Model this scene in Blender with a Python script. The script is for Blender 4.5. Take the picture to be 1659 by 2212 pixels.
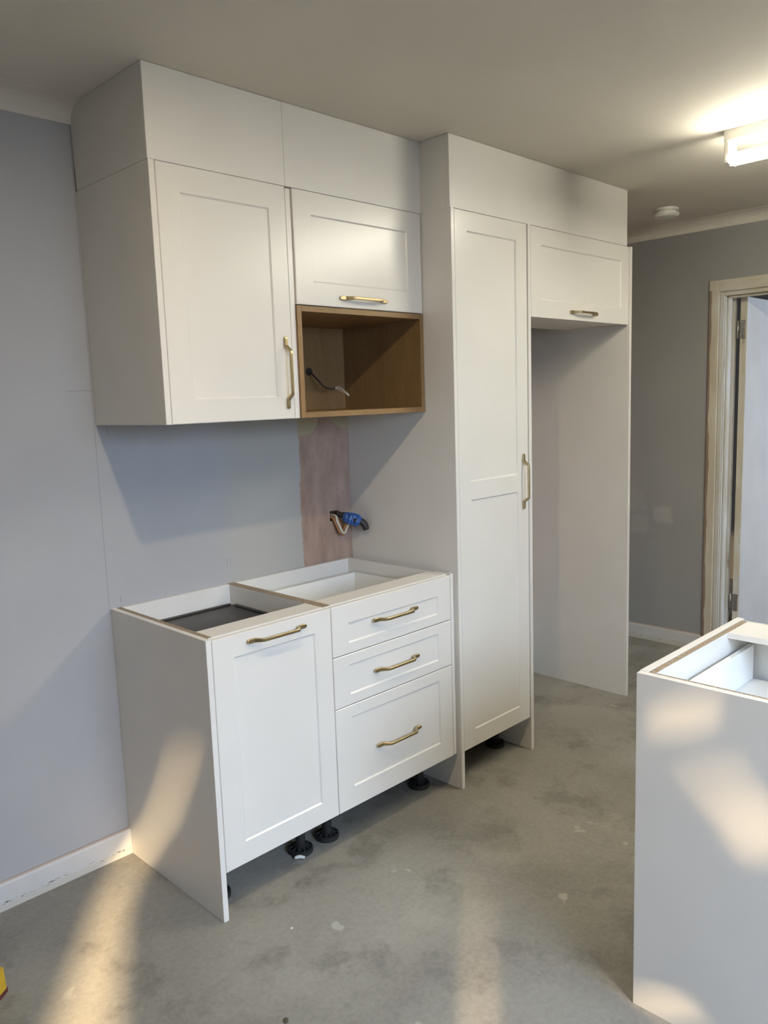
import bpy, bmesh, math, random
from mathutils import Vector

scene = bpy.context.scene
for o in list(bpy.data.objects):
    bpy.data.objects.remove(o, do_unlink=True)
C = scene.collection
random.seed(4)

# ------------------------------------------------------------------ camera
cam_d = bpy.data.cameras.new('camera')
cam = bpy.data.objects.new('camera', cam_d)
C.objects.link(cam)
cam.location = (-1.18163, -2.49558, 1.53318)
cam.rotation_euler = (1.43035, 0.033114, -0.787824)
cam_d.sensor_fit = 'VERTICAL'
cam_d.sensor_height = 36.0
cam_d.lens = 1727.516 * 36.0 / 2212.0
cam_d.clip_start = 0.05
scene.camera = cam

# ------------------------------------------------------------------ colour management
vs = scene.view_settings
vs.view_transform = 'Standard'
vs.look = 'None'
vs.gamma = 1.0
vs.use_curve_mapping = False
vs.exposure = -0.08
scene.cycles.max_bounces = 6
scene.cycles.diffuse_bounces = 4
scene.cycles.glossy_bounces = 3

# ------------------------------------------------------------------ world, sun, daylight
world = bpy.data.worlds.new('evening_sky')
scene.world = world
world.use_nodes = True
wb = world.node_tree.nodes['Background']
wb.inputs[0].default_value = (0.50, 0.66, 1.0, 1)
wb.inputs[1].default_value = 0.5

SUN_DIR = Vector((0.446, 1.0, -0.508)).normalized()
sun_d = bpy.data.lights.new('sun', 'SUN')
sun_d.energy = 21.0
sun_d.angle = math.radians(1.5)
sun_d.color = (1.0, 0.74, 0.42)
sun = bpy.data.objects.new('sun', sun_d)
C.objects.link(sun)
sun.rotation_euler = SUN_DIR.to_track_quat('-Z', 'Y').to_euler()
sun.location = (-3, -7, 5)


def area(name, loc, direction, sx, sy, power, col):
    d = bpy.data.lights.new(name, 'AREA')
    d.shape = 'RECTANGLE'
    d.size, d.size_y = sx, sy
    d.energy = power
    d.color = col
    o = bpy.data.objects.new(name, d)
    C.objects.link(o)
    o.location = loc
    o.rotation_euler = Vector(direction).to_track_quat('-Z', 'Z').to_euler()
    return o


YR = -4.0                                                # rear wall, behind the camera
WX0, WX1, WZ0, WZ1 = -2.35, 0.75, 0.80, 2.40            # its window
# sky light falls in through the window, mostly downwards
day = area('daylight_window', (-0.12, YR - 0.03, 1.55), (0.10, 1, -0.85), 1.6, 1.45, 74.0, (0.60, 0.755, 1.0))
day.data.spread = math.radians(108)
area('daylight_hall_window', (4.35, -2.95, 1.35), (0, 1, 0), 1.0, 1.1, 34.0, (0.76, 0.86, 1.0))
TUBE_STRENGTH = 80.0

# ------------------------------------------------------------------ measures (metres)
YB, YT, YU = -0.574, -0.583, -0.4445          # front planes: base units, tall units, wall units
ZB, ZK = 0.87, 0.150                          # base top, door bottom
ZU0, ZU1, ZM = 1.480, 2.202, 1.843            # wall units bottom, top, lift door bottom
ZC = 2.4524                                   # ceiling
XT0, XT1 = 1.1028, 1.1213                     # pantry left panel
XP0, XP1 = 1.578, 1.597                       # pantry right panel
XF0, XF1 = 2.404, 2.4235                      # fridge end panel
XW = 3.357                                    # far right wall
XL = -4.2
PT = 0.018

# ------------------------------------------------------------------ node helpers
def mat_new(name):
    m = bpy.data.materials.new(name)
    m.use_nodes = True
    nt = m.node_tree
    return m, nt, nt.nodes['Principled BSDF']


def N(nt, kind, **kw):
    n = nt.nodes.new(kind)
    for k, v in kw.items():
        setattr(n, k, v)
    return n


def L(nt, a, b):
    nt.links.new(a, b)


def coords(nt, scale=(1, 1, 1)):
    g = N(nt, 'ShaderNodeNewGeometry')
    mp = N(nt, 'ShaderNodeMapping')
    mp.inputs['Scale'].default_value = scale
    L(nt, g.outputs['Position'], mp.inputs['Vector'])
    return mp.outputs['Vector']


def noise(nt, vec, scale, detail=3, rough=0.55, dist=0.0):
    n = N(nt, 'ShaderNodeTexNoise')
    n.inputs['Scale'].default_value = scale
    n.inputs['Detail'].default_value = detail
    n.inputs['Roughness'].default_value = rough
    n.inputs['Distortion'].default_value = dist
    L(nt, vec, n.inputs['Vector'])
    return n.outputs['Fac']


def ramp(nt, fac, stops):
    r = N(nt, 'ShaderNodeValToRGB')
    el = r.color_ramp.elements
    while len(el) < len(stops):
        el.new(0.5)
    for e, (p, c) in zip(el, stops):
        e.position = p
        e.color = c if len(c) == 4 else (*c, 1)
    L(nt, fac, r.inputs['Fac'])
    return r.outputs['Color']


def mixc(nt, fac, a, b, blend='MIX'):
    m = N(nt, 'ShaderNodeMix', data_type='RGBA', blend_type=blend)
    for sock, v in ((m.inputs[0], fac), (m.inputs[6], a), (m.inputs[7], b)):
        if isinstance(v, (int, float)):
            sock.default_value = v
        elif isinstance(v, tuple):
            sock.default_value = (*v, 1) if len(v) == 3 else v
        else:
            L(nt, v, sock)
    return m.outputs[2]


def math_(nt, op, a, b=None, c=None, clamp=False):
    m = N(nt, 'ShaderNodeMath', operation=op)
    m.use_clamp = clamp
    for i, v in enumerate((a, b, c)):
        if v is None:
            continue
        if isinstance(v, (int, float)):
            m.inputs[i].default_value = v
        else:
            L(nt, v, m.inputs[i])
    return m.outputs[0]


def sstep(nt, v, lo, hi):
    m = N(nt, 'ShaderNodeMapRange', interpolation_type='SMOOTHSTEP')
    m.inputs['From Min'].default_value = lo
    m.inputs['From Max'].default_value = hi
    L(nt, v, m.inputs['Value'])
    return m.outputs['Result']


def bump(nt, b, h, strength, dist=0.002):
    n = N(nt, 'ShaderNodeBump')
    n.inputs['Strength'].default_value = strength
    n.inputs['Distance'].default_value = dist
    L(nt, h, n.inputs['Height'])
    L(nt, n.outputs['Normal'], b.inputs['Normal'])


def simple(name, col, rough=0.5, metal=0.0, var=0.06, scale=14.0, stretch=(1, 1, 1), bmp=0.0):
    m, nt, b = mat_new(name)
    f = noise(nt, coords(nt, stretch), scale, 0 if var <= 0.03 else 2)
    lo = tuple(max(0, c * (1 - var)) for c in col)
    hi = tuple(min(1, c * (1 + var)) for c in col)
    L(nt, ramp(nt, f, [(0.3, lo), (0.7, hi)]), b.inputs['Base Color'])
    b.inputs['Roughness'].default_value = rough
    b.inputs['Metallic'].default_value = metal
    if bmp:
        bump(nt, b, f, bmp)
    return m


def emit(name, col, strength):
    m, nt, b = mat_new(name)
    b.inputs['Base Color'].default_value = (*col, 1)
    b.inputs['Emission Color'].default_value = (*col, 1)
    b.inputs['Emission Strength'].default_value = strength
    return m


M = {}
M['white'] = simple('satin_white_lacquer', (0.80, 0.775, 0.725), 0.27, var=0.012, scale=5)
M['melamine'] = simple('white_melamine_board', (0.79, 0.768, 0.725), 0.42, var=0.015, scale=6)
M['drawer_white'] = simple('white_drawer_board', (0.82, 0.82, 0.79), 0.45, var=0.02, scale=6)
M['brass'] = simple('brushed_brass', (0.485, 0.392, 0.232), 0.38, 1.0, var=0.08, scale=60)
M['black'] = simple('black_plastic', (0.018, 0.018, 0.018), 0.5, var=0.2, scale=40)
M['bin_grey'] = simple('dark_grey_bin_plastic', (0.045, 0.043, 0.040), 0.45, var=0.15, scale=25)
M['ceiling'] = simple('ceiling_paint', (0.74, 0.695, 0.61), 0.85, var=0.02, scale=3)
M['cornice'] = simple('cornice_paint', (0.74, 0.70, 0.62), 0.8, var=0.02, scale=4)
M['skirting'] = None
M['steel'] = simple('dull_steel_hinge', (0.42, 0.40, 0.37), 0.45, 1.0, var=0.25, scale=70)
M['dark'] = simple('dark_cavity', (0.02, 0.018, 0.016), 0.9, var=0.2)
M['plastic_white'] = simple('white_plastic', (0.80, 0.78, 0.72), 0.45, var=0.02)
M['copper'] = simple('brown_cable_sheath', (0.36, 0.18, 0.08), 0.55, var=0.2, scale=40)
M['wire_white'] = simple('white_cable_sheath', (0.72, 0.66, 0.56), 0.5, var=0.05)
M['tape_blue'] = simple('blue_insulating_tape', (0.03, 0.11, 0.36), 0.4, var=0.25, scale=60)
M['sleeve'] = simple('black_rubber_sleeve', (0.035, 0.03, 0.027), 0.5, var=0.3, scale=50)
M['yellow'] = simple('yellow_plastic', (0.48, 0.31, 0.02), 0.4, var=0.08, scale=20)
M['maroon'] = simple('dark_red_rubber', (0.10, 0.025, 0.022), 0.6, var=0.15, scale=30)
M['leaf'] = simple('dry_brown_leaf', (0.07, 0.055, 0.035), 0.7, var=0.3, scale=60)
M['wall_plain'] = simple('darkened_grey_wall_paint', (0.17, 0.16, 0.15), 0.8, var=0.02, scale=3)  # unseen left and rear walls, darkened to cut bounced light on the panels
M['sun_mask'] = simple('sun_mask_sheet', (0.35, 0.33, 0.30), 0.9, var=0.1, scale=30)  # for the sheet added outside the window to block the sun
M['tube'] = emit('fluorescent_tube', (1.0, 0.95, 0.80), TUBE_STRENGTH)
M['bulb'] = emit('downlight_lens', (1.0, 0.80, 0.50), 1500.0)


def make_glass():
    m, nt, b = mat_new('clear_glass')
    b.inputs['Transmission Weight'].default_value = 1.0
    b.inputs['Roughness'].default_value = 0.0
    b.inputs['IOR'].default_value = 1.05
    return m


def make_chip():
    m, nt, b = mat_new('raw_chipboard_edge')
    v = coords(nt, (1, 1, 1))
    f = noise(nt, v, 240, 3, 0.75)
    L(nt, ramp(nt, f, [(0.30, (0.11, 0.075, 0.05)), (0.5, (0.31, 0.235, 0.165)), (0.72, (0.56, 0.47, 0.36))]), b.inputs['Base Color'])
    b.inputs['Roughness'].default_value = 0.9
    bump(nt, b, f, 0.6, 0.001)
    return m


def make_oak(name, stretch):
    m, nt, b = mat_new(name)
    f = noise(nt, coords(nt, stretch), 9, 6, 0.62, 0.6)
    g = noise(nt, coords(nt, tuple(s * 4 for s in stretch)), 26, 3, 0.6)
    c = ramp(nt, f, [(0.25, (0.205, 0.118, 0.045)), (0.5, (0.27, 0.163, 0.068)), (0.75, (0.33, 0.205, 0.09))])
    c = mixc(nt, 0.35, c, ramp(nt, g, [(0.35, (0.19, 0.11, 0.042)), (0.65, (0.33, 0.21, 0.098))]))
    L(nt, c, b.inputs['Base Color'])
    b.inputs['Roughness'].default_value = 0.5
    bump(nt, b, g, 0.12, 0.001)
    return m


def make_concrete():
    m, nt, b = mat_new('bare_concrete_slab')
    v = coords(nt)
    big = noise(nt, v, 1.25, 5, 0.6, 0.4)
    mid = noise(nt, v, 4.2, 6, 0.65, 0.3)
    fine = noise(nt, v, 60, 5, 0.7)
    c = ramp(nt, big, [(0.32, (0.150, 0.141, 0.128)), (0.5, (0.250, 0.237, 0.211)), (0.70, (0.330, 0.313, 0.280))])
    c = mixc(nt, math_(nt, 'MULTIPLY', sstep(nt, mid, 0.50, 0.66), 0.75), c, (0.120, 0.112, 0.100))
    c = mixc(nt, math_(nt, 'MULTIPLY', sstep(nt, noise(nt, v, 2.6, 4, 0.6), 0.56, 0.70), 0.5), c, (0.36, 0.335, 0.29))
    c = mixc(nt, 0.30, c, ramp(nt, fine, [(0.3, (0.16, 0.15, 0.13)), (0.7, (0.38, 0.36, 0.31))]))
    # plaster drips near the pantry: blotches with ragged outlines
    vo = N(nt, 'ShaderNodeTexVoronoi', feature='F1')
    vo.inputs['Scale'].default_value = 5.5
    vv = N(nt, 'ShaderNodeVectorMath', operation='ADD')
    L(nt, v, vv.inputs[0])
    nz = N(nt, 'ShaderNodeTexNoise')
    nz.inputs['Scale'].default_value = 16
    sc = N(nt, 'ShaderNodeVectorMath', operation='SCALE')
    sc.inputs['Scale'].default_value = 0.16
    L(nt, v, nz.inputs['Vector'])
    L(nt, nz.outputs['Color'], sc.inputs[0])
    L(nt, sc.outputs['Vector'], vv.inputs[1])
    L(nt, vv.outputs['Vector'], vo.inputs['Vector'])
    spot = math_(nt, 'SUBTRACT', 1.0, sstep(nt, vo.outputs['Distance'], 0.10, 0.16))
    spot = math_(nt, 'MULTIPLY', spot, sstep(nt, noise(nt, v, 3.1, 2), 0.50, 0.60))
    c = mixc(nt, math_(nt, 'MULTIPLY', spot, 0.55), c, (0.47, 0.45, 0.40))
    L(nt, c, b.inputs['Base Color'])
    b.inputs['Roughness'].default_value = 0.62
    bump(nt, b, fine, 0.25, 0.002)
    return m


def box_mask(nt, a, lo, hi, soft):
    return math_(nt, 'MULTIPLY', sstep(nt, a, lo - soft, lo + soft), math_(nt, 'SUBTRACT', 1.0, sstep(nt, a, hi - soft, hi + soft)))


def make_back_wall():
    m, nt, b = mat_new('grey_blue_paint_with_bare_plaster')
    v = coords(nt)
    sep = N(nt, 'ShaderNodeSeparateXYZ')
    L(nt, v, sep.inputs[0])
    x, z = sep.outputs['X'], sep.outputs['Z']
    n1 = noise(nt, v, 3.0, 4)
    paint = ramp(nt, n1, [(0.3, (0.410, 0.414, 0.432)), (0.7, (0.440, 0.444, 0.460))])
    # older beige coat right of a ragged roller line
    wob = math_(nt, 'MULTIPLY_ADD', noise(nt, v, 4.0, 3), 0.16, -0.08)
    xb = math_(nt, 'ADD', x, wob)
    old = math_(nt, 'MULTIPLY', sstep(nt, xb, 0.40, 0.56), 0.75)
    paint = mixc(nt, old, paint, (0.46, 0.455, 0.42))
    scuff = math_(nt, 'MULTIPLY', sstep(nt, noise(nt, v, 9, 5, 0.7), 0.62, 0.72), 0.18)
    paint = mixc(nt, scuff, paint, (0.56, 0.54, 0.50))
    # bare pink plaster strip
    rag = math_(nt, 'MULTIPLY_ADD', noise(nt, v, 9, 7, 0.75), 0.060, -0.030)
    xr = math_(nt, 'ADD', x, rag)
    pink = math_(nt, 'MULTIPLY', sstep(nt, xr, 0.829, 0.837), sstep(nt, z, 0.30, 0.34))
    pm = noise(nt, coords(nt, (1.6, 1, 0.6)), 9, 5, 0.65)
    pc = ramp(nt, pm, [(0.28, (0.30, 0.215, 0.17)), (0.5, (0.41, 0.290, 0.235)), (0.75, (0.50, 0.375, 0.305))])
    edge = math_(nt, 'MULTIPLY', box_mask(nt, xr, 0.835, 0.862, 0.006), sstep(nt, noise(nt, coords(nt, (3, 1, 0.5)), 8, 4), 0.40, 0.6))
    pc = mixc(nt, math_(nt, 'MULTIPLY', edge, 0.6), pc, (0.36, 0.20, 0.13))
    # cream blotches at the top of the strip
    cream = None
    wb_ = math_(nt, 'MULTIPLY_ADD', noise(nt, v, 14, 3), 0.9, -0.45)
    for cx_, cz_, rx_, rz_ in ((0.860, 1.470, 0.085, 0.075), (1.085, 1.520, 0.095, 0.105)):
        ex = math_(nt, 'POWER', math_(nt, 'DIVIDE', math_(nt, 'SUBTRACT', x, cx_), rx_), 2.0)
        ez = math_(nt, 'POWER', math_(nt, 'DIVIDE', math_(nt, 'SUBTRACT', z, cz_), rz_), 2.0)
        q = math_(nt, 'SUBTRACT', 1.0, sstep(nt, math_(nt, 'ADD', math_(nt, 'ADD', ex, ez), wb_), 0.9, 1.0))
        cream = q if cream is None else math_(nt, 'MAXIMUM', cream, q)
    pc = mixc(nt, math_(nt, 'MULTIPLY', cream, 0.85), pc, (0.44, 0.39, 0.25))
    col = mixc(nt, pink, paint, pc)
    # pencil lines left by the fitters
    l1 = math_(nt, 'MULTIPLY', box_mask(nt, x, -0.0045, -0.0030, 0.0005), sstep(nt, z, 0.85, 0.9))
    l2 = math_(nt, 'MULTIPLY', box_mask(nt, z, 1.5895, 1.5910, 0.0006), box_mask(nt, x, -0.085, 0.01, 0.01))
    l3 = math_(nt, 'MULTIPLY', box_mask(nt, x, 0.0385, 0.0400, 0.0005), box_mask(nt, z, 1.44, 1.47, 0.002))
    l4 = math_(nt, 'MULTIPLY', box_mask(nt, x, 0.0375, 0.0395, 0.0005), box_mask(nt, z, 0.885, 0.905, 0.002))
    l5 = math_(nt, 'MULTIPLY', box_mask(nt, x, 0.466, 0.4675, 0.0005), box_mask(nt, z, 0.93, 0.965, 0.002))
    l6 = math_(nt, 'MULTIPLY', box_mask(nt, x, 0.482, 0.4835, 0.0005), box_mask(nt, z, 0.935, 0.965, 0.002))
    ls = l1
    for q in (l2, l3, l4, l5, l6):
        ls = math_(nt, 'MAXIMUM', ls, q)
    col = mixc(nt, math_(nt, 'MULTIPLY', ls, 0.6), col, (0.12, 0.12, 0.14))
    L(nt, col, b.inputs['Base Color'])
    b.inputs['Roughness'].default_value = 0.75
    bump(nt, b, noise(nt, v, 120, 3), 0.08, 0.001)
    return m


def make_right_wall():
    m, nt, b = mat_new('mid_grey_wall_paint_with_filler_patches')
    v = coords(nt)
    sep = N(nt, 'ShaderNodeSeparateXYZ')
    L(nt, v, sep.inputs[0])
    y, z = sep.outputs['Y'], sep.outputs['Z']
    col = ramp(nt, noise(nt, v, 2.2, 4), [(0.3, (0.325, 0.325, 0.318)), (0.7, (0.345, 0.345, 0.338))])
    wob = math_(nt, 'MULTIPLY_ADD', noise(nt, v, 14, 3), 0.07, -0.035)
    yw, zw = math_(nt, 'ADD', y, wob), math_(nt, 'ADD', z, wob)
    for cy, cz, r, s in ((-0.311, 0.794, 0.052, 0.55), (-0.157, 0.72, 0.06, 0.30), (-0.130, 0.875, 0.07, 0.22)):
        k = math_(nt, 'MULTIPLY', box_mask(nt, yw, cy - r, cy + r, 0.014), box_mask(nt, zw, cz - r * 0.9, cz + r * 0.9, 0.014))
        col = mixc(nt, math_(nt, 'MULTIPLY', k, s), col, (0.46, 0.46, 0.44))
    L(nt, col, b.inputs['Base Color'])
    b.inputs['Roughness'].default_value = 0.75
    return m


def make_stripped_paint(name, st, st2, tint=(1, 1, 1)):
    m, nt, b = mat_new(name)
    f = noise(nt, coords(nt, st), 7, 5, 0.65, 0.3)
    g = noise(nt, coords(nt, st2), 3, 4, 0.6)
    c = ramp(nt, g, [(0.35, (0.54, 0.485, 0.38)), (0.55, (0.62, 0.575, 0.475)), (0.7, (0.70, 0.69, 0.66))])
    c = mixc(nt, math_(nt, 'MULTIPLY', sstep(nt, f, 0.64, 0.67), 0.8), c, (0.22, 0.14, 0.085))
    c = mixc(nt, 1.0, c, tint, 'MULTIPLY') if tint != (1, 1, 1) else c
    # bare timber where the paint was scraped off along the outer edge
    sp = N(nt, 'ShaderNodeSeparateXYZ')
    L(nt, coords(nt), sp.inputs[0])
    wz = noise(nt, coords(nt, (0.1, 0.1, 1.0)), 5.5, 2)
    bare = math_(nt, 'MULTIPLY', sstep(nt, math_(nt, 'MULTIPLY_ADD', wz, 0.030, sp.outputs['Y']), -0.5685, -0.5665), math_(nt, 'SUBTRACT', 1.0, sstep(nt, sp.outputs['Z'], 2.06, 2.07)))
    c = mixc(nt, math_(nt, 'MULTIPLY', bare, 0.85), c, (0.22, 0.14, 0.09))
    L(nt, c, b.inputs['Base Color'])
    b.inputs['Roughness'].default_value = 0.6
    bump(nt, b, f, 0.4, 0.003)
    return m


def make_skirting():
    m, nt, b = mat_new('worn_white_skirting_paint')
    v = coords(nt)
    sep = N(nt, 'ShaderNodeSeparateXYZ')
    L(nt, v, sep.inputs[0])
    z = sep.outputs['Z']
    f = noise(nt, coords(nt, (5, 5, 22)), 6, 4, 0.7)
    c = ramp(nt, noise(nt, v, 5), [(0.3, (0.60, 0.59, 0.575)), (0.7, (0.66, 0.65, 0.63))])
    low = math_(nt, 'SUBTRACT', 1.0, sstep(nt, z, 0.022, 0.026))
    c = mixc(nt, math_(nt, 'MULTIPLY', low, 0.6), c, (0.60, 0.56, 0.46))
    top = sstep(nt, z, 0.0875, 0.0885)
    c = mixc(nt, math_(nt, 'MULTIPLY', top, 0.7), c, (0.50, 0.37, 0.28))
    chip = math_(nt, 'MULTIPLY', box_mask(nt, z, 0.019, 0.030, 0.003), sstep(nt, f, 0.60, 0.63))
    c = mixc(nt, math_(nt, 'MULTIPLY', chip, 0.9), c, (0.10, 0.085, 0.07))
    L(nt, c, b.inputs['Base Color'])
    b.inputs['Roughness'].default_value = 0.5
    return m


M['glass'] = make_glass()
M['chip'] = make_chip()
M['oak_x'] = make_oak('oak_board_long_grain', (0.35, 3, 3))
M['oak_z'] = make_oak('oak_board_upright_grain', (3, 3, 0.35))
M['concrete'] = make_concrete()
M['wall_back'] = make_back_wall()
M['wall_right'] = make_right_wall()
M['stripped'] = make_stripped_paint('half_stripped_cream_paint_upright', (6, 6, 0.35), (3, 3, 0.8))
M['jamb'] = make_stripped_paint('half_stripped_white_paint_upright', (6, 6, 0.35), (3, 3, 0.8), (1.0, 1.06, 1.20))
M['stripped_head'] = make_stripped_paint('half_stripped_cream_paint_crosswise', (6, 0.35, 6), (3, 0.8, 3))
M['skirting'] = make_skirting()
M['door_paint'] = simple('pale_blue_white_door_paint', (0.60, 0.61, 0.63), 0.6, var=0.05, scale=4)

# ------------------------------------------------------------------ mesh helpers
ORIGIN = {}


def link_mesh(name, verts, faces, mat, parent=None, smooth=False, origin=None, mats=None, fmat=None):
    """one mesh object from world-space verts; origin at the centre of its bounds"""
    vs_ = [Vector(v) for v in verts]
    if origin is None:
        lo = Vector((min(v[i] for v in vs_) for i in range(3)))
        hi = Vector((max(v[i] for v in vs_) for i in range(3)))
        origin = (lo + hi) / 2
    origin = Vector(origin)
    me = bpy.data.meshes.new(name)
    me.from_pydata([v - origin for v in vs_], [], faces)
    me.update()
    bm = bmesh.new()
    bm.from_mesh(me)
    bmesh.ops.remove_doubles(bm, verts=bm.verts, dist=1e-6)
    bmesh.ops.recalc_face_normals(bm, faces=bm.faces)
    if fmat is None:
        bm.to_mesh(me)
    bm.free()
    for mm in (mats or [mat]):
        me.materials.append(mm)
    if fmat:
        for p, k in zip(me.polygons, fmat):
            p.material_index = k
    if smooth:
        for p in me.polygons:
            p.use_smooth = True
    return link_obj(name, me, origin, parent)


def link_obj(name, me, origin, parent=None, rot=None):
    o = bpy.data.objects.new(name, me)
    C.objects.link(o)
    origin = Vector(origin)
    if parent is not None:
        o.parent = parent
        o.location = origin - ORIGIN[parent.name]
    else:
        o.location = origin
    if rot:
        o.rotation_euler = rot
    ORIGIN[o.name] = origin
    return o


def tag(o, label=None, cat=None, group=None, kind=None):
    if label:
        o['label'] = label
    if cat:
        o['category'] = cat
    if group:
        o['group'] = group
    if kind:
        o['kind'] = kind
    return o


def thing(name, loc, label, cat, group=None):
    return tag(link_obj(name, None, loc), label, cat, group)


def box_vf(x0, x1, y0, y1, z0, z1, c=0.0):
    """chamfered box (c = chamfer) as verts, faces"""
    if c <= 0:
        v = [(x, y, z) for x in (x0, x1) for y in (y0, y1) for z in (z0, z1)]
        f = [(0, 1, 3, 2), (4, 6, 7, 5), (0, 4, 5, 1), (2, 3, 7, 6), (0, 2, 6, 4), (1, 5, 7, 3)]
        return v, f
    bm = bmesh.new()
    bmesh.ops.create_cube(bm, size=1)
    for v in bm.verts:
        v.co = ((x0 + x1) / 2 + v.co.x * (x1 - x0), (y0 + y1) / 2 + v.co.y * (y1 - y0), (z0 + z1) / 2 + v.co.z * (z1 - z0))
    bmesh.ops.bevel(bm, geom=list(bm.edges), offset=c, segments=1, affect='EDGES', profile=0.5)
    bm.verts.index_update()
    v = [tuple(q.co) for q in bm.verts]
    f = [tuple(q.index for q in p.verts) for p in bm.faces]
    bm.free()
    return v, f


def join(*parts):
    V, F = [], []
    for v, f in parts:
        n = len(V)
        V += list(v)
        F += [tuple(i + n for i in q) for q in f]
    return V, F


def box(name, x0, x1, y0, y1, z0, z1, mat, parent=None, c=0.0008, **kw):
    v, f = box_vf(min(x0, x1), max(x0, x1), min(y0, y1), max(y0, y1), min(z0, z1), max(z0, z1), c)
    return link_mesh(name, v, f, mat, parent, **kw)


def slab(x0, x1, z0, z1, yf, yback, recs, c=0.002, depth=0.0050, slope=0.0045):
    """upright slab facing -y with sunk rectangles: recs = [(xa, xb, za, zb), ...]"""
    V, F = [], []

    def q(*pts):
        n = len(V)
        V.extend(pts)
        F.append(tuple(range(n, n + len(pts))))

    xi0, xi1, zi0, zi1 = x0 + c, x1 - c, z0 + c, z1 - c
    xs = sorted({xi0, xi1} | {r[0] for r in recs} | {r[1] for r in recs})
    zs = sorted({zi0, zi1} | {r[2] for r in recs} | {r[3] for r in recs})
    for a, b_ in zip(xs, xs[1:]):
        for p, r in zip(zs, zs[1:]):
            mx, mz = (a + b_) / 2, (p + r) / 2
            if any(k[0] < mx < k[1] and k[2] < mz < k[3] for k in recs):
                continue
            q((a, yf, p), (b_, yf, p), (b_, yf, r), (a, yf, r))
    for xa, xb, za, zb in recs:
        o_ = [(xa, yf, za), (xb, yf, za), (xb, yf, zb), (xa, yf, zb)]
        s = slope
        i_ = [(xa + s, yf + depth, za + s), (xb - s, yf + depth, za + s), (xb - s, yf + depth, zb - s), (xa + s, yf + depth, zb - s)]
        for k in range(4):
            q(o_[k], o_[(k + 1) % 4], i_[(k + 1) % 4], i_[k])
        q(*i_)
    A = [(xi0, yf, zi0), (xi1, yf, zi0), (xi1, yf, zi1), (xi0, yf, zi1)]
    B = [(x0, yf + c, z0), (x1, yf + c, z0), (x1, yf + c, z1), (x0, yf + c, z1)]
    D = [(x0, yback, z0), (x1, yback, z0), (x1, yback, z1), (x0, yback, z1)]
    for k in range(4):
        j = (k + 1) % 4
        q(A[k], A[j], B[j], B[k])
        q(B[k], B[j], D[j], D[k])
    q(*reversed(D))
    return V, F


def shaker(name, x0, x1, z0, z1, yf, parent, recs, th=0.018, label=None):
    v, f = slab(x0, x1, z0, z1, yf, yf + th, recs)
    o = link_mesh(name, v, f, M['white'], parent)
    return o


def tube_vf(pts, radii, seg=10, cap=True):
    """tube through points"""
    P = [Vector(p) for p in pts]
    if isinstance(radii, (int, float)):
        radii = [radii] * len(P)
    V, F = [], []
    up = Vector((0, 0, 1))
    prev = None
    for i, p in enumerate(P):
        t = (P[min(i + 1, len(P) - 1)] - P[max(i - 1, 0)]).normalized()
        if prev is None:
            a = t.cross(up)
            if a.length < 1e-3:
                a = t.cross(Vector((1, 0, 0)))
            a.normalize()
        else:
            a = (prev - t * prev.dot(t)).normalized()
        prev = a
        b_ = t.cross(a)
        for k in range(seg):
            an = 2 * math.pi * k / seg
            V.append(tuple(p + (a * math.cos(an) + b_ * math.sin(an)) * radii[i]))
    for i in range(len(P) - 1):
        for k in range(seg):
            j = (k + 1) % seg
            F.append((i * seg + k, i * seg + j, (i + 1) * seg + j, (i + 1) * seg + k))
    if cap:
        F.append(tuple(range(seg))[::-1])
        F.append(tuple((len(P) - 1) * seg + k for k in range(seg)))
    return V, F


def smooth_path(pts, n=6):
    P = [Vector(p) for p in pts]
    out = []
    for i in range(len(P) - 1):
        p0, p1, p2, p3 = P[max(i - 1, 0)], P[i], P[i + 1], P[min(i + 2, len(P) - 1)]
        for k in range(n):
            t = k / n
            out.append(0.5 * ((2 * p1) + (p2 - p0) * t + (2 * p0 - 5 * p1 + 4 * p2 - p3) * t * t + (3 * p1 - p0 - 3 * p2 + p3) * t ** 3))
    out.append(P[-1])
    return out


def lathe_vf(profile, centre, seg=28, flip=False):
    V, F = [], []
    cx, cy, cz = centre
    for r, z in profile:
        for k in range(seg):
            a = 2 * math.pi * k / seg
            V.append((cx + r * math.cos(a), cy + r * math.sin(a), cz + z))
    for i in range(len(profile) - 1):
        for k in range(seg):
            j = (k + 1) % seg
            F.append((i * seg + k, i * seg + j, (i + 1) * seg + j, (i + 1) * seg + k))
    F.append(tuple(range(seg))[::-1])
    F.append(tuple((len(profile) - 1) * seg + k for k in range(seg)))
    return V, F


def prism_vf(profile, axis, a0, a1):
    """profile (list of 2D) swept along axis 'x' (profile = y,z) or 'y' (profile = x,z)"""
    n = len(profile)
    V = []
    for a in (a0, a1):
        for p, q in profile:
            V.append((a, p, q) if axis == 'x' else (p, a, q))
    F = [tuple(range(n))[::-1], tuple(range(n, 2 * n))]
    for k in range(n):
        j = (k + 1) % n
        F.append((k, j, n + j, n + k))
    return V, F


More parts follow.
